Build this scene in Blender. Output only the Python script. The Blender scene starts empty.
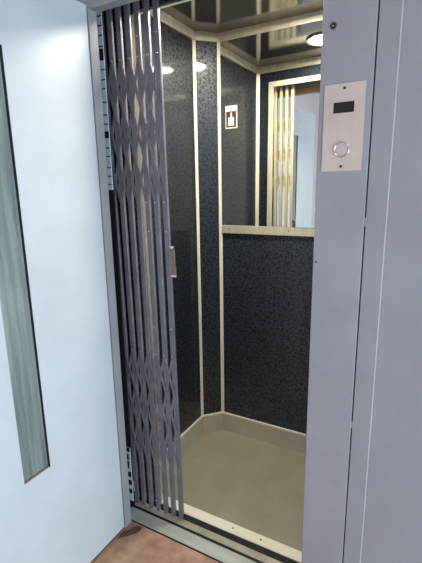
import bpy, bmesh, math, random
from mathutils import Vector, Matrix
random.seed(4)
sc = bpy.context.scene
COL = sc.collection
R = math.radians

# ------------------------------------------------------------------ helpers
def lin(c):
    return tuple(((v/255)/12.92 if v/255 <= .04045 else (((v/255)+.055)/1.055)**2.4) for v in c)

def mat(name, rgb, rough=.5, metal=0., spec=.5, srgb=True):
    m = bpy.data.materials.new(name); m.use_nodes = True
    b = m.node_tree.nodes['Principled BSDF']
    b.inputs['Base Color'].default_value = (*(lin(rgb) if srgb else rgb), 1)
    b.inputs['Roughness'].default_value = rough
    b.inputs['Metallic'].default_value = metal
    b.inputs['Specular IOR Level'].default_value = spec
    return m

def nodes(m):
    nt = m.node_tree
    return nt, nt.nodes['Principled BSDF']

def noise_mix(m, scale, ca, cb, lo=.4, hi=.6, stretch=(1, 1, 1), detail=3, bump=0., bscale=None):
    """base colour from a noise texture in object space between two colours"""
    nt, b = nodes(m)
    tc = nt.nodes.new('ShaderNodeTexCoord'); mp = nt.nodes.new('ShaderNodeMapping')
    mp.inputs['Scale'].default_value = stretch
    nz = nt.nodes.new('ShaderNodeTexNoise'); nz.inputs['Scale'].default_value = scale
    nz.inputs['Detail'].default_value = detail
    rp = nt.nodes.new('ShaderNodeValToRGB')
    rp.color_ramp.elements[0].position = lo; rp.color_ramp.elements[0].color = (*lin(ca), 1)
    rp.color_ramp.elements[1].position = hi; rp.color_ramp.elements[1].color = (*lin(cb), 1)
    nt.links.new(tc.outputs['Object'], mp.inputs['Vector']); nt.links.new(mp.outputs['Vector'], nz.inputs['Vector'])
    nt.links.new(nz.outputs['Fac'], rp.inputs['Fac']); nt.links.new(rp.outputs['Color'], b.inputs['Base Color'])
    if bump:
        bp = nt.nodes.new('ShaderNodeBump'); bp.inputs['Strength'].default_value = bump
        bp.inputs['Distance'].default_value = .002
        nt.links.new(nz.outputs['Fac'], bp.inputs['Height']); nt.links.new(bp.outputs['Normal'], b.inputs['Normal'])
    return rp

def bx(bm, lo, hi, bev=0., rot=None, pivot=None):
    """axis box between two corners, optionally bevelled and turned about z"""
    lo = Vector(lo); hi = Vector(hi)
    t = bmesh.new()
    bmesh.ops.create_cube(t, size=1)
    s = hi - lo
    for v in t.verts:
        v.co = Vector((v.co.x*s.x, v.co.y*s.y, v.co.z*s.z)) + (lo+hi)/2
    if bev:
        bmesh.ops.bevel(t, geom=t.edges[:], offset=bev, segments=2, affect='EDGES', profile=.5)
    if rot:
        bmesh.ops.rotate(t, verts=t.verts[:], cent=pivot or (lo+hi)/2, matrix=rot)
    me = bpy.data.meshes.new('t'); t.to_mesh(me); t.free(); bm.from_mesh(me); bpy.data.meshes.remove(me)
    return bm

def cyl(bm, c, r, d, axis='Y', seg=32, r2=None):
    t = bmesh.new()
    bmesh.ops.create_cone(t, cap_ends=True, segments=seg, radius1=r, radius2=r if r2 is None else r2, depth=d)
    m = {'Y': Matrix.Rotation(R(90), 3, 'X'), 'X': Matrix.Rotation(R(90), 3, 'Y'), 'Z': Matrix.Identity(3)}[axis]
    bmesh.ops.rotate(t, verts=t.verts[:], cent=(0, 0, 0), matrix=m)
    bmesh.ops.translate(t, verts=t.verts[:], vec=c)
    me = bpy.data.meshes.new('t'); t.to_mesh(me); t.free(); bm.from_mesh(me); bpy.data.meshes.remove(me)
    return bm

def ring(bm, c, ro, ri, d, axis='Y', seg=40):
    """flat washer of depth d, round its outer rim"""
    prof = [(ri, -d/2), (ro-.15*d, -d/2), (ro, -d/4), (ro, d/2), (ri, d/2)]
    vs = []
    for k in range(seg):
        a = 2*math.pi*k/seg; row = []
        for r, h in prof:
            p = {'Y': (r*math.cos(a), h, r*math.sin(a)), 'Z': (r*math.cos(a), r*math.sin(a), h)}[axis]
            row.append(bm.verts.new(Vector(p)+Vector(c)))
        vs.append(row)
    n = len(prof)
    for k in range(seg):
        for j in range(n):
            bm.faces.new((vs[k][j], vs[(k+1) % seg][j], vs[(k+1) % seg][(j+1) % n], vs[k][(j+1) % n]))
    return bm

def prism(bm, pts, z0, z1):
    """extrude a plan polygon (x,y) from z0 to z1"""
    a = [bm.verts.new((x, y, z0)) for x, y in pts]; b = [bm.verts.new((x, y, z1)) for x, y in pts]
    bm.faces.new(a[::-1]); bm.faces.new(b)
    n = len(pts)
    for i in range(n):
        bm.faces.new((a[i], a[(i+1) % n], b[(i+1) % n], b[i]))
    return bm

def obj(name, bm, m, parent=None, smooth=False):
    bmesh.ops.recalc_face_normals(bm, faces=bm.faces[:])
    me = bpy.data.meshes.new(name); bm.to_mesh(me); bm.free()
    me.materials.append(m)
    o = bpy.data.objects.new(name, me); COL.objects.link(o)
    if smooth:
        for p in me.polygons: p.use_smooth = True
    if parent: o.parent = parent
    return o

def tag(o, label, cat, group=None, kind=None):
    o['label'] = label; o['category'] = cat
    if group: o['group'] = group
    if kind: o['kind'] = kind
    return o

def struct(name, bm, m, label, cat):
    return tag(obj(name, bm, m), label, cat, kind='structure')

def thing(name, label, cat, loc=(0, 0, 0), rz=0., group=None):
    o = bpy.data.objects.new(name, None); COL.objects.link(o)
    o.empty_display_size = .05
    o.location = loc; o.rotation_euler = (0, 0, rz)
    return tag(o, label, cat, group)

B = bmesh.new

# ------------------------------------------------------------------ materials
M_frame = mat('grey_frame_paint', (168, 170, 181), .38)
M_door = mat('pale_door_paint', (208, 213, 219), .35)
M_panelpaint = mat('grey_enclosure_paint', (164, 166, 176), .4)
for m_, a_, b_ in ((M_frame, (153, 152, 157), (159, 158, 163)), (M_panelpaint, (149, 148, 153), (155, 154, 159)),
                   (M_door, (203, 209, 214), (209, 215, 220))):
    noise_mix(m_, 6, a_, b_, .35, .65, bump=.04)
M_gate = mat('gate_grey_paint', (146, 143, 154), .4, .15)
noise_mix(M_gate, 14, (108, 106, 113), (122, 120, 126), .35, .65)
M_gate_lit = mat('gate_inner_lamplit_cream', (216, 208, 176), .4)  # cream puts the car lamp's warm light into the rear faces
M_alu = mat('satin_aluminium', (214, 208, 190), .34, .4)
noise_mix(M_alu, 30, (205, 199, 180), (222, 217, 200), .3, .7, (1, 1, .15))
M_lip = mat('cream_strip', (240, 235, 217), .35, .1)
M_skirt = mat('beige_grey_skirting', (168, 163, 144), .45)
noise_mix(M_skirt, 9, (180, 177, 161), (190, 187, 171), .35, .65)
M_thr = mat('cream_white_threshold', (240, 235, 214), .35)
M_sill = mat('pale_metal_sill', (196, 198, 188), .35, .35)
noise_mix(M_sill, 8, (182, 184, 174), (206, 208, 198), .35, .65, (.4, 3, 1))
M_sill2 = mat('warm_metal_track', (192, 182, 164), .35, .35)
noise_mix(M_sill2, 9, (170, 158, 140), (204, 196, 180), .35, .65)
M_black = mat('black_gap', (16, 16, 18), .7)
M_dark = mat('dark_steel', (44, 45, 50), .55, .2)
M_shaft = mat('dark_shaft_plaster', (52, 50, 50), .9)
M_ceil = mat('polished_dark_ceiling', (126, 123, 113), .11, .88)
M_mirror = mat('mirror_glass', (240, 240, 236), .012, 1.0)
M_steel = mat('brushed_panel_steel', (214, 200, 194), .42, .35)
noise_mix(M_steel, 12, (208, 190, 180), (224, 208, 198), .3, .7, (1, 1, .5), bump=.02)
M_display = mat('dark_display', (34, 27, 28), .2)
M_btn = mat('pinkish_button_lens', (206, 184, 182), .25)
M_chrome = mat('bright_chrome', (226, 222, 216), .18, .9)
M_screw = mat('dark_screw', (88, 80, 78), .4, .6)
M_brass = mat('worn_brown_handle', (142, 122, 98), .4, .5)
M_ochre = mat('ochre_strip', (206, 160, 92), .5)
M_white = mat('white_wall_paint', (226, 218, 218), .7)
noise_mix(M_white, 5, (222, 214, 214), (230, 223, 223), .3, .7)
M_stick_w = mat('sticker_white', (240, 238, 226), .4)
M_stick_d = mat('sticker_dark_brown', (66, 58, 48), .4)
M_pale = mat('pale_blue_grey_strip', (216, 226, 240), .35)
M_mark = mat('dark_red_mark', (98, 66, 60), .5)

# dark speckled laminate
M_lam = mat('dark_speckled_laminate', (40, 50, 60), .17, 0, .5)
nt, b = nodes(M_lam)
tc = nt.nodes.new('ShaderNodeTexCoord')
nz = nt.nodes.new('ShaderNodeTexNoise'); nz.inputs['Scale'].default_value = 86; nz.inputs['Detail'].default_value = 2.5
rp = nt.nodes.new('ShaderNodeValToRGB')
e = rp.color_ramp.elements
e[0].position = .41; e[0].color = (*lin((6, 7, 9)), 1)
e[1].position = .54; e[1].color = (*lin((42, 53, 68)), 1)
nt.links.new(tc.outputs['Object'], nz.inputs['Vector']); nt.links.new(nz.outputs['Fac'], rp.inputs['Fac'])
nt.links.new(rp.outputs['Color'], b.inputs['Base Color'])
rr = nt.nodes.new('ShaderNodeMapRange'); rr.inputs['From Min'].default_value = .38; rr.inputs['From Max'].default_value = .58
rr.inputs['To Min'].default_value = .7; rr.inputs['To Max'].default_value = .36
nt.links.new(nz.outputs['Fac'], rr.inputs['Value']); nt.links.new(rr.outputs['Result'], b.inputs['Roughness'])

b.inputs['Coat Weight'].default_value = .4; b.inputs['Coat Roughness'].default_value = .08; b.inputs['Specular IOR Level'].default_value = .45
bp = nt.nodes.new('ShaderNodeBump'); bp.inputs['Strength'].default_value = .32; bp.inputs['Distance'].default_value = .0012
nt.links.new(nz.outputs['Fac'], bp.inputs['Height']); nt.links.new(bp.outputs['Normal'], b.inputs['Normal'])
# smoother glossy variant used on the side wall
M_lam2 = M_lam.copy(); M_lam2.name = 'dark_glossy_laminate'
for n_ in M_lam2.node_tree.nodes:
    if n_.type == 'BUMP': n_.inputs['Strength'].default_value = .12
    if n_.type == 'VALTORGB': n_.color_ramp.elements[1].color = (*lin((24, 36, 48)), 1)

# car floor: speckled linoleum
M_lino = mat('speckled_linoleum', (150, 143, 122), .42)
noise_mix(M_lino, 7, (144, 138, 119), (152, 147, 129), .35, .65)
nt, b = nodes(M_lino)
tc = nt.nodes.new('ShaderNodeTexCoord'); vo = nt.nodes.new('ShaderNodeTexVoronoi'); vo.inputs['Scale'].default_value = 75
r2 = nt.nodes.new('ShaderNodeValToRGB'); r2.color_ramp.elements[0].position = .0; r2.color_ramp.elements[0].color = (1, 1, 1, 1)
r2.color_ramp.elements[1].position = .16; r2.color_ramp.elements[1].color = (0, 0, 0, 1)
mx = nt.nodes.new('ShaderNodeMix'); mx.data_type = 'RGBA'
old = b.inputs['Base Color'].links[0].from_socket
nt.links.new(tc.outputs['Object'], vo.inputs['Vector']); nt.links.new(vo.outputs['Distance'], r2.inputs['Fac'])
nt.links.new(r2.outputs['Color'], mx.inputs['Factor']); nt.links.new(old, mx.inputs['A'])
mx.inputs['B'].default_value = (*lin((198, 192, 172)), 1)
nt.links.new(mx.outputs['Result'], b.inputs['Base Color'])

# landing floor: reddish brown stone chips
M_stone = mat('reddish_brown_stone', (150, 108, 84), .5)
noise_mix(M_stone, 16, (138, 104, 84), (184, 150, 126), .3, .7, detail=6)
nt, b = nodes(M_stone)
tc = nt.nodes.new('ShaderNodeTexCoord'); vo = nt.nodes.new('ShaderNodeTexVoronoi'); vo.inputs['Scale'].default_value = 60
r2 = nt.nodes.new('ShaderNodeValToRGB'); r2.color_ramp.elements[0].position = .05; r2.color_ramp.elements[0].color = (1, 1, 1, 1)
r2.color_ramp.elements[1].position = .12; r2.color_ramp.elements[1].color = (0, 0, 0, 1)
mx = nt.nodes.new('ShaderNodeMix'); mx.data_type = 'RGBA'
old = b.inputs['Base Color'].links[0].from_socket
nt.links.new(tc.outputs['Object'], vo.inputs['Vector']); nt.links.new(vo.outputs['Distance'], r2.inputs['Fac'])
nt.links.new(r2.outputs['Color'], mx.inputs['Factor']); nt.links.new(old, mx.inputs['A'])
mx.inputs['B'].default_value = (*lin((205, 178, 152)), 1)
nt.links.new(mx.outputs['Result'], b.inputs['Base Color'])

# vision panel: streaked grey wired glass
M_vis = mat('streaked_grey_glass', (150, 164, 164), .3)
noise_mix(M_vis, 40, (98, 112, 112), (158, 168, 162), .3, .7, (1, 1, .06), detail=5)

M_lamp = bpy.data.materials.new('lamp_diffuser'); M_lamp.use_nodes = True
nt = M_lamp.node_tree; nt.nodes.clear()
em = nt.nodes.new('ShaderNodeEmission'); em.inputs['Color'].default_value = (1, .93, .78, 1); em.inputs['Strength'].default_value = 345
ou = nt.nodes.new('ShaderNodeOutputMaterial'); nt.links.new(em.outputs[0], ou.inputs[0])

# ------------------------------------------------------------------ key dimensions (metres)
CX0, CX1 = -1.20, -.10          # car side walls
CY0, CY1 = 1.395, 2.095         # car front / back
CZ = 2.28                       # car ceiling
CA = (-1.20, 1.995)             # chamfer corner on the side wall
CB = (-1.105, 2.095)            # chamfer corner on the back wall
JL, JR, HZ = -1.136, -.326, 2.112   # landing opening

# ------------------------------------------------------------------ landing: room shell
LX0, LX1, LY0, LZ = -1.72, 1.75, -2.2, 2.7
struct('floor_landing', bx(B(), (LX0, LY0, -.12), (LX1, 1.237, -.008)), M_stone,
       'reddish brown speckled stone floor of the landing before the lift sill', 'floor')
struct('ceiling_landing', bx(B(), (LX0, LY0, LZ), (LX1, 1.3, LZ+.1)), M_white, 'white landing ceiling above the open door', 'ceiling')
struct('wall_landing_left', bx(B(), (LX0-.1, LY0, -.12), (LX0, 1.3, LZ)), M_white, 'white landing wall behind the open pale door', 'wall')
struct('wall_landing_back', bx(B(), (LX0, LY0-.1, -.12), (LX1, LY0, LZ)), M_white, 'white landing wall facing the lift', 'wall')
wb = B()
WY0, WY1, WZ0, WZ1 = -1.0, .95, .06, 1.6
bx(wb, (LX1, LY0, -.12), (LX1+.2, 1.3, WZ0)); bx(wb, (LX1, LY0, WZ1), (LX1+.2, 1.3, LZ))
bx(wb, (LX1, LY0, WZ0), (LX1+.2, WY0, WZ1)); bx(wb, (LX1, WY1, WZ0), (LX1+.2, 1.3, WZ1))
struct('wall_landing_right', wb, M_white, 'white landing wall with the window that lights the door', 'wall')
wf = B()
for lo, hi in (((LX1+.08, WY0, WZ0), (LX1+.12, WY0+.05, WZ1)), ((LX1+.08, WY1-.05, WZ0), (LX1+.12, WY1, WZ1)),
               ((LX1+.08, WY0, WZ0), (LX1+.12, WY1, WZ0+.05)), ((LX1+.08, WY0, WZ1-.05), (LX1+.12, WY1, WZ1)),
               ((LX1+.085, (WY0+WY1)/2-.025, WZ0), (LX1+.115, (WY0+WY1)/2+.025, WZ1))):
    bx(wf, lo, hi, .004)
struct('window_1', wf, M_white, 'white window frame in the landing wall right of the camera', 'window')

# enclosure cladding round the landing opening (wall_front) ---------------------------------
wf = B()
# folded strip beside the seam (proud) and the flat sheet right of the fold (set back)
prism(wf, [(-.1845, 1.2), (-.1345, 1.2), (-.1315, 1.203), (-.1315, 1.207), (LX1, 1.207), (LX1, 1.23), (-.1845, 1.23)], -.008, LZ)
bx(wf, (-1.7, 1.2, 2.262), (-.19, 1.235, LZ))
bx(wf, (LX0, 1.2, -.008), (-1.198, 1.235, 2.262))
for z in (1.403, .785):                                         # short welds bridging the seam
    bx(wf, (-.1895, 1.2005, z-.012), (-.1815, 1.206, z+.012))
struct('wall_front', wf, M_panelpaint, 'grey sheet metal cladding with a vertical fold, right of the call panel', 'wall')

cb_ = B(); bx(cb_, (-.1342, 1.1994, -.008), (-.1316, 1.2045, LZ))  # pale strip painted in for the bright line on the lit fold edge
o = obj('fold_light_line', cb_, mat('pale_fold_light', (200, 198, 204), .5), bpy.data.objects['wall_front']); o['label'] = 'thin pale upright line along the fold'

# landing door frame ------------------------------------------------------------------------
fr = B()
bx(fr, (JR, 1.2, -.008), (-.1885, 1.30, HZ), .0025)
bx(fr, (-1.19, 1.1905, -.008), (JL, 1.232, HZ), .0015)
bx(fr, (-1.19, 1.2, HZ), (-.1885, 1.238, 2.26), .0015)
frame = struct('trim_1', fr, M_frame, 'grey painted steel frame around the lift opening', 'door frame')
obj('seam', bx(B(), (-.1885, 1.226, 0), (-.1845, 1.232, 2.2)), M_black, frame)['label'] = 'dark vertical seam beside the right jamb'
s = B(); cyl(s, (-.3165, 1.1995, 1.283), .0032, .002, seg=16)
obj('screw', s, M_screw, frame)['label'] = 'small dark screw in the right jamb'
p_ = B()
for lo, hi in (((-.311, 1.1994, 1.262), (-.268, 1.2004, 1.2635)), ((-.311, 1.1994, 1.2385), (-.268, 1.2004, 1.24)),
               ((-.311, 1.1994, 1.2385), (-.3095, 1.2004, 1.2635)), ((-.2695, 1.1994, 1.2385), (-.268, 1.2004, 1.2635))):
    bx(p_, lo, hi)
obj('patch_outline', p_, M_panelpaint, frame)
o = obj('header_strip', bx(B(), (JL, 1.2382, HZ+.002), (JR, 1.242, HZ+.03)), M_ochre, frame)  # ochre strip on the header's rear face
o['label'] = 'ochre strip along the back of the frame head'

# key switch on the right jamb
k = thing('key_switch', 'small round triangular-key lock on the grey jamb above the call panel', 'lock', (-.296, 1.2, 1.906))
obj('collar', ring(B(), (0, -.0015, 0), .0088, .0052, .003), M_screw, k, True)
obj('socket', cyl(B(), (0, -.0005, 0), .0054, .0008), M_black, k)
t3 = B(); cyl(t3, (0, -.0012, 0), .0028, .0022, seg=3); obj('key_pin', t3, M_chrome, k)

# call panel ----------------------------------------------------------------------------------
cp = thing('call_panel', 'stainless steel call panel with dark display and round button on grey jamb', 'call panel', (-.2585, 1.2, 1.652))
pl = B(); bx(pl, (-.053, -.003, -.112), (.053, .0, .112), .0006)
obj('plate', pl, M_steel, cp, False)
ds = B(); bx(ds, (-.0270, -.0038, .0385), (.0265, -.0025, .0655), .0003)
obj('display', ds, M_display, cp)
bt = obj('button', cyl(B(), (0, -.0048, -.055), .0165, .0045, r2=.0165), M_btn, cp)
obj('button_ring', ring(B(), (0, -.005, -.055), .0212, .0172, .005), M_chrome, bt, True)
for z in (.1, -.0995):
    s = B(); cyl(s, (0, -.0036, z), .0036, .0016, seg=20)
    o = obj('screw', s, M_screw, cp)
    sl = B(); bx(sl, (-.0028, -.0047, z-.0005), (.0028, -.0043, z+.0005)); obj('slot', sl, M_black, o)

# landing door, swung open at a right angle ---------------------------------------------------
DX0, DX1, DY0, DY1, DZ0, DZ1 = -1.181, -1.136, .30, 1.1825, .008, 2.118
VY0, VY1, VZ0, VZ1 = .7335, .8395, .546, 1.905
dm = B()
bx(dm, (DX0, DY0, DZ0), (DX1, VY0, DZ1)); bx(dm, (DX0, VY1, DZ0), (DX1, DY1, DZ1))
bx(dm, (DX0, VY0, DZ0), (DX1, VY1, VZ0)); bx(dm, (DX0, VY0, VZ1), (DX1, VY1, DZ1))
bmesh.ops.remove_doubles(dm, verts=dm.verts[:], dist=1e-5)
door = struct('door_1', dm, M_door, 'open pale blue-white landing door with a narrow vision panel, left', 'door')
vp = obj('vision_panel', bx(B(), (DX0+.012, VY0, VZ0), (DX1-.009, VY1, VZ1)), M_vis, door)
vp['label'] = 'narrow upright grey streaked glass panel'
gk = B()  # black strips put the recess side's shadow into the colour
bx(gk, (DX1-.0089, VY1-.0035, VZ0), (DX1-.0005, VY1-.0002, VZ1)); bx(gk, (DX1-.0089, VY0+.0002, VZ0), (DX1-.004, VY0+.0015, VZ1))
obj('recess_shade', gk, M_black, door)['label'] = 'black strips for the shadowed sides of the glass recess'
gk = B(); bx(gk, (DX1-.0089, VY0+.002, VZ0+.0002), (DX1-.002, VY1-.004, VZ0+.005))
obj('glazing_bead', gk, M_brass, door)['label'] = 'brown lower edge of the glass'
hg = B()
for z in (.25, 1.05, 1.9):
    cyl(hg, (DX0-.005, 1.187, z), .008, .11, 'Z', 16)
obj('hinge', hg, M_frame, door)
# dark reddish patch of floor at the hinge foot
st = B()
pts = [(-1.118, 1.182), (-1.10, 1.228), (-1.072, 1.228), (-1.068, 1.214), (-1.078, 1.186), (-1.102, 1.156), (-1.128, 1.128), (-1.134, 1.15), (-1.134, 1.18)]
prism(st, pts, -.0078, -.0072)
tag(obj('floor_mark', st, M_mark), 'dark reddish patch on the stone floor at the foot of the left jamb', 'mark', kind='stuff')

# sills between landing and car ----------------------------------------------------------------
struct('trim_2', bx(B(), (-1.19, 1.241, -.004), (-.15, 1.303, 0), .001), M_sill, 'pale metal landing sill, the widest strip at the doorway', 'sill')
struct('trim_3', bx(B(), (-1.30, 1.319, -.004), (-.15, 1.352, 0), .001), M_sill2, 'narrow warm metal track strip behind the landing sill', 'sill')
struct('trim_4', bx(B(), (-1.30, 1.2375, -.14), (-.1, 1.394, -.0045)), M_black, 'black groove and gap between the sill strips', 'gap')
thr = struct('trim_5', bx(B(), (-1.12, 1.387, -.004), (CX1, 1.438, .0015), .001), M_thr, 'cream white threshold strip at the edge of the car floor', 'threshold')
for x in (-.70, -.565):
    s = B(); cyl(s, (x, 1.413, .0018), .0042, .0012, 'Z', 16); obj('screw', s, M_screw, thr)

# ------------------------------------------------------------------ lift car
struct('floor_car', bx(B(), (CX0-.02, CY0, -.06), (CX1+.02, CY1+.02, 0)), M_lino, 'speckled beige-grey linoleum floor of the lift car', 'floor')
cl = B(); bx(cl, (CX0-.02, CY0-.02, CZ), (CX1+.02, CY1+.02, CZ+.03))
struct('ceiling_car', cl, M_ceil, 'polished dark reflective ceiling of the lift car', 'ceiling')
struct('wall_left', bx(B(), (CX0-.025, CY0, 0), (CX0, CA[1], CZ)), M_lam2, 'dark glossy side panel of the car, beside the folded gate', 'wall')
n = Vector((CB[1]-CA[1], CA[0]-CB[0])).normalized()*-.025     # outward
struct('wall_corner', prism(B(), [CA, CB, (CB[0]+n.x, CB[1]+n.y), (CA[0]+n.x, CA[1]+n.y)], 0, CZ), M_lam,
       'narrow dark speckled panel set across the far left corner of the car', 'wall')
struct('wall_back', bx(B(), (CB[0]-.01, CY1, 0), (CX1+.025, CY1+.025, CZ)), M_lam, 'dark blue speckled back panel of the car, below the mirror', 'wall')
struct('wall_right', bx(B(), (CX1, CY0, 0), (CX1+.025, CY1, CZ)), M_lam, 'dark speckled right panel of the car, behind the jamb', 'wall')
fw = B(); bx(fw, (CX0, 1.375, 0), (-1.115, CY0, CZ)); bx(fw, (JR+.02, 1.375, 0), (CX1, CY0, CZ)); bx(fw, (-1.115, 1.375, 2.15), (JR+.02, CY0, CZ))
struct('wall_car_front', fw, M_lam, 'dark front return panels of the car seen in the mirror', 'wall')

def strip(name, x, y, rz, z0, z1, w, label, m=M_alu, t=.006):
    s = B(); bx(s, (-w/2, -t/2, z0), (w/2, t/2, z1), .0012)
    o = obj(name, s, m); o.location = (x, y, 0); o.rotation_euler = (0, 0, rz)
    return tag(o, label, 'trim', kind='structure')
ca = math.atan2(CB[1]-CA[1], CB[0]-CA[0])
strip('trim_6', CA[0]+.004, CA[1]-.002, (R(90)+ca)/2, .118, CZ-.04, .02, 'upright metal strip between the side panel and the corner panel', M_lip)
strip('trim_7', CB[0]+.002, CB[1]-.004, ca/2, .118, CZ-.04, .02, 'upright metal strip between the corner panel and the mirror', M_lip)
strip('trim_8', CX0+.009, CY0+.009, R(-45), .12, CZ-.04, .026, 'upright metal strip at the front left corner of the car', M_lip)
strip('trim_9', -1.098, CY0+.004, 0, 0.003, 2.15, .036, 'upright metal strip edging the car entrance beside the gate', M_lip)
hd = B(); bx(hd, (-1.116, CY0+.0005, 2.146), (JR+.02, CY0+.008, 2.178), .001)
struct('trim_10', hd, M_lip, 'horizontal metal strip over the car entrance', 'trim')

# cove trim under the ceiling: side, corner, back, right, front
def runs(name, pts, z0, z1, t, m, label, cat, num):
    """a band of thickness t along plan points, one prism per run"""
    bm = B()
    for (a, c) in zip(pts[:-1], pts[1:]):
        d = (Vector(c)-Vector(a)).normalized(); nn = Vector((d.y, -d.x))*t
        prism(bm, [a, c, (c[0]+nn.x, c[1]+nn.y), (a[0]+nn.x, a[1]+nn.y)], z0, z1)
    return bm
path = [(CX0, CY0), CA, CB, (CX1, CY1), (CX1, CY0), (CX0, CY0)]
struct('trim_11', runs('', path, CZ-.042, CZ-.0005, .011, M_alu, '', '', 0), M_alu, 'pale metal cove trim where the car walls meet the ceiling', 'trim')

# skirting: separate runs
for nm, a, c, lb in (('baseboard_left', (CX0, CY0+.02), CA, 'beige-grey skirting along the side panel of the car'),
                     ('baseboard_corner', CA, CB, 'short beige-grey skirting across the far left corner of the car'),
                     ('baseboard_back', CB, (CX1, CY1), 'beige-grey skirting along the back of the car')):
    bm = runs('', [a, c], .0005, .113, .008, None, '', '', 0)
    bo = struct(nm, bm, M_skirt, lb, 'skirting')
    o = obj('top_strip', runs('', [a, c], .1132, .123, .0095, None, '', '', 0), M_lip, bo); o['label'] = 'thin cream strip along the top of the skirting'
jn = B(); bx(jn, (CB[0]-.001, CB[1]-.0095, .001), (CB[0]+.001, CB[1]-.007, .113)); 
obj('joint', jn, M_dark, bpy.data.objects['baseboard_back'])

# rail under the mirror
rl = struct('trim_12', bx(B(), (CB[0]+.012, CY1-.012, 1.251), (CX1, CY1-.0005, 1.296), .0015), M_alu, 'pale metal rail along the lower edge of the mirror', 'rail')
for x in (-1.044, -.70, -.36):
    s = B(); cyl(s, (x, CY1-.0125, 1.277), .0035, .0016, seg=16); obj('screw', s, M_screw, rl)

# mirror (hung a touch out of true)
mr = B(); bx(mr, (0, -.006, 0), (.985, 0, CZ-.042-1.2965))
mo = obj('mirror', mr, M_mirror); mo.location = (CB[0]+.012, CY1-.0008, 1.2962); mo.rotation_euler = (0, 0, R(-.88))
tag(mo, 'large wall mirror on the upper half of the car back wall', 'mirror')

# notice on the mirror
nt_ = thing('notice_sticker', 'small white and dark brown notice stuck on the left of the mirror', 'sticker', (-1.031, CY1-.0085, 1.8655), R(-.88))
obj('backing', bx(B(), (-.034, -.0006, -.0565), (.034, .0005, .0565)), M_stick_w, nt_)
obj('dark_field', bx(B(), (-.0295, -.0012, -.051), (.0295, -.0005, .029)), M_stick_d, nt_)
ic = B()
cyl(ic, (0, -.0013, .018), .005, .0008, seg=20); bx(ic, (-.0055, -.0017, .0015), (.0055, -.0011, .0125))
bx(ic, (-.0175, -.0017, -.043), (.0165, -.0011, -.001))
obj('pictogram', ic, M_stick_w, nt_)
ic = B()
for zz in (-.012, -.020, -.028):
    bx(ic, (-.006, -.0021, zz-.003), (.0055, -.0016, zz+.001))
obj('pictogram_print', ic, mat('sticker_print', (190, 180, 160), .5), nt_)

# ceiling lamp
cl = thing('ceiling_light', 'round recessed ceiling lamp of the lift car', 'lamp', (-.665, 1.70, CZ))
obj('rim', ring(B(), (0, 0, -.004), .098, .083, .008, 'Z'), M_chrome, cl, True)
obj('diffuser', cyl(B(), (0, 0, -.0035), .083, .004, 'Z', 48), M_lamp, cl)

# ------------------------------------------------------------------ shaft around the car
struct('wall_shaft_left', bx(B(), (-1.62, 1.236, -.3), (-1.56, 2.4, 2.7)), M_shaft, 'dark lift shaft wall glimpsed left of the gate', 'wall')
struct('wall_shaft_back', bx(B(), (-1.62, 2.4, -.3), (.3, 2.46, 2.7)), M_shaft, 'dark lift shaft wall behind the car', 'wall')
struct('wall_shaft_right', bx(B(), (.25, 1.236, -.3), (.3, 2.4, 2.7)), M_shaft, 'dark lift shaft wall right of the car', 'wall')
struct('ceiling_shaft', bx(B(), (-1.62, 1.31, 2.7), (.3, 2.46, 2.76)), M_shaft, 'dark top of the lift shaft', 'ceiling')

# guide strip between jamb and gate
gs = thing('gate_guide', 'pale notched guide strip upright between the left jamb and the folded gate', 'guide strip', (-1.195, 1.306, 0))
obj('strip', bx(B(), (-.014, -.002, 1.50), (.014, .002, 2.16)), M_pale, gs)
obj('lower_strip', bx(B(), (-.010, -.002, .03), (.012, .002, .32)), M_pale, gs)
obj('carrier', bx(B(), (-.02, .003, 0.0005), (.0145, .006, 2.16)), M_black, gs)
def notch(lo, hi): obj('notch', bx(B(), lo, hi), M_black, gs)
z = 2.13
while z > 1.5:
    notch((-.004 - .004*random.random(), -.005, z), (.0145, -.0022, z+.0035)); z -= .03 + .02*random.random()
notch((-.0145, -.006, 1.985), (.0145, -.0022, 2.02))
notch((-.0145, -.006, 1.70), (.0145, -.0022, 1.725))
z = .30
while z > .04:
    notch((-.0105, -.005, z), (.0125 if random.random() < .6 else .004, -.0022, z+.012+.03*random.random())); z -= .045

# ------------------------------------------------------------------ folding lattice gate
G = thing('folding_gate', 'grey steel collapsible lattice gate folded to the left of the doorway', 'gate', (-.936, 1.352, 0), R(4.0))
G.rotation_euler = (0, R(-.75), R(4.0))
N, P = 7, .0412
XS = [-i*P for i in range(N)]
GT = 2.19
for i, x in enumerate(XS):
    bm = B()
    w = .0106
    prism(bm, [(x-w+.001, -.006), (x+w-.001, -.006), (x+w, -.005), (x+w, .006), (x-w, .006), (x-w, -.005)], .035, GT)
    # flat rounded foot
    foot = [(-w, .036), (w, .036), (w, .014), (.0065, .003), (-.0065, .003), (-w, .014)]
    a = [bm.verts.new((x+px, -.006, pz)) for px, pz in foot]; c = [bm.verts.new((x+px, .001, pz)) for px, pz in foot]
    bm.faces.new(a); bm.faces.new(c[::-1])
    for q in range(6): bm.faces.new((a[q], c[q], c[(q+1) % 6], a[(q+1) % 6]))
    pk = obj('picket', bm, M_gate, G)
    pk.data.materials.append(M_gate_lit)
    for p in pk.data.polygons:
        if p.normal.y > .9 and p.center.y > .004: p.material_index = 1
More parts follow.
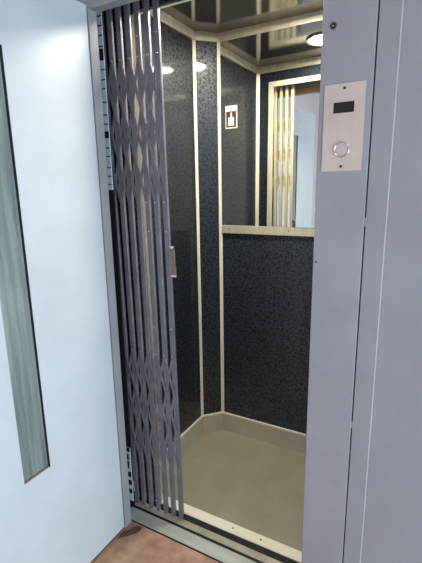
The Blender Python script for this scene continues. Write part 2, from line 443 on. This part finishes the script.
def latbar(x0, z0, x1, z1, y, w=.0053, t=.0022):
    d = Vector((x1-x0, z1-z0)); L = d.length; d.normalize(); nn = Vector((-d.y, d.x))*w
    a0 = Vector((x0, z0))-d*.009; a1 = Vector((x1, z1))+d*.009
    bm = B(); pts = [a0+nn*.5, a0+d*.006+nn, a1-d*.006+nn, a1+nn*.5, a1-nn*.5, a1-d*.006-nn, a0+d*.006-nn, a0-nn*.5]
    f = [bm.verts.new((p.x, y, p.y)) for p in pts]; g = [bm.verts.new((p.x, y+t, p.y)) for p in pts]
    bm.faces.new(f); bm.faces.new(g[::-1])
    for q in range(8): bm.faces.new((f[q], g[q], g[(q+1) % 8], f[(q+1) % 8]))
    return bm
def add_bar(bm):
    o = obj('lattice_bar', bm, M_gate, G)
    o.data.materials.append(M_gate_lit)
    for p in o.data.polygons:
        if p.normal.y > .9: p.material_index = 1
def rivet(x, z, y=-.0125):
    s = B(); cyl(s, (x, y, z), .0038, .003, 'Y', 12, r2=.0028); obj('rivet', s, M_chrome, G)
for zt, zb in ((1.98, 1.45), (.81, .28)):
    for j in range(-2, N):
        u0, u1 = max(0, -j/3), min(1, (N-1-j)/3)
        if u1-u0 < .2: continue
        X0, X1 = -(j+3*u0)*P, -(j+3*u1)*P
        add_bar(latbar(X0, zt+(zb-zt)*u0, X1, zt+(zb-zt)*u1, -.0088))
        add_bar(latbar(X0, zb+(zt-zb)*u0, X1, zb+(zt-zb)*u1, -.0115))
    for z in (zt, zb):
        for x in XS: rivet(x, z)
for z in (2.05, 1.335, .93):
    for x in XS[::2]: rivet(x, z, -.0072)
# pull handle on the leading picket
hp = B()
bx(hp, (.0098, -.003, 1.15), (.014, .004, 1.278), .0008)
prof = [(.014, 1.16), (.014, 1.268), (.026, 1.268), (.031, 1.25), (.030, 1.215), (.033, 1.19), (.033, 1.16)]
a = [hp.verts.new((x, -.001, z)) for x, z in prof]; c = [hp.verts.new((x, .002, z)) for x, z in prof]
hp.faces.new(a); hp.faces.new(c[::-1])
for q in range(len(prof)): hp.faces.new((a[q], c[q], c[(q+1) % len(prof)], a[(q+1) % len(prof)]))
h = obj('handle', hp, M_brass, G); h['label'] = 'worn brown pull plate on the leading edge'
obj('end_bar', bx(B(), (.008, -.004, 1.268), (.027, .004, 1.277), .001), M_chrome, h)
obj('end_bar', bx(B(), (.010, -.004, 1.152), (.034, .004, 1.160), .001), M_chrome, h)
# head track
struct('trim_13', bx(B(), (-1.30, 1.315, 2.195), (-.15, 1.373, 2.24)), M_dark, 'dark head track over the folding gate', 'track')

# ------------------------------------------------------------------ camera
f_px = 413.184
yaw, pit, roll = R(29.29246), R(12.71374), R(-.94919)
fwd = Vector((-math.sin(yaw)*math.cos(pit), math.cos(yaw)*math.cos(pit), -math.sin(pit)))
rt = Vector((math.cos(yaw), math.sin(yaw), 0)); up = rt.cross(fwd)
r2 = rt*math.cos(roll)+up*math.sin(roll); u2 = up*math.cos(roll)-rt*math.sin(roll)
cam = bpy.data.cameras.new('camera'); co = bpy.data.objects.new('camera', cam); COL.objects.link(co)
cam.sensor_fit = 'HORIZONTAL'; cam.sensor_width = 36; cam.lens = f_px/422*36; cam.clip_start = .02
m4 = Matrix((( r2.x, u2.x, -fwd.x, 0), (r2.y, u2.y, -fwd.y, 0), (r2.z, u2.z, -fwd.z, 1.5), (0, 0, 0, 1)))
co.matrix_world = m4
sc.camera = co

# ------------------------------------------------------------------ light
wd = bpy.data.worlds.new('sky'); sc.world = wd; wd.use_nodes = True
bg = wd.node_tree.nodes['Background']; bg.inputs['Color'].default_value = (.62, .80, 1, 1); bg.inputs['Strength'].default_value = 1.0
def area(name, loc, rot, sx, sy, power, col):
    l = bpy.data.lights.new(name, 'AREA'); l.shape = 'RECTANGLE'; l.size = sx; l.size_y = sy; l.energy = power; l.color = col
    o = bpy.data.objects.new(name, l); COL.objects.link(o); o.location = loc; o.rotation_euler = rot
    return o
# daylight through the landing window
area('window_daylight', (LX1+.16, (WY0+WY1)/2, (WZ0+WZ1)/2), (0, R(90), 0), WZ1-WZ0, WY1-WY0, 79, (.60, .82, 1))
# added lamp, unseen behind the camera, brightens the frame and door
ll = thing('landing_fill_light', 'added square fill lamp on the landing, unseen behind the camera', 'lamp', (.4, -.9, LZ))
M_lamp2 = M_lamp.copy(); M_lamp2.name = 'landing_fill_diffuser'
e2 = [n_ for n_ in M_lamp2.node_tree.nodes if n_.type == 'EMISSION'][0]
e2.inputs['Strength'].default_value = 15; e2.inputs['Color'].default_value = (1, .90, .80, 1)
obj('housing', bx(B(), (-.32, -.32, -.03), (.32, .32, 0), .004), M_white, ll)
obj('diffuser', bx(B(), (-.3, -.3, -.036), (.3, .3, -.0305)), M_lamp2, ll)

sc.view_settings.view_transform = 'Standard'
try: sc.view_settings.look = 'None'
except Exception: pass
sc.view_settings.exposure = 0.0; sc.view_settings.gamma = 1.0
sc.view_settings.use_curve_mapping = False
sc.cycles.max_bounces = 12; sc.cycles.glossy_bounces = 8
sc.cycles.caustics_reflective = True
sc.cycles.sample_clamp_indirect = 8
sc.cycles.use_denoising = True
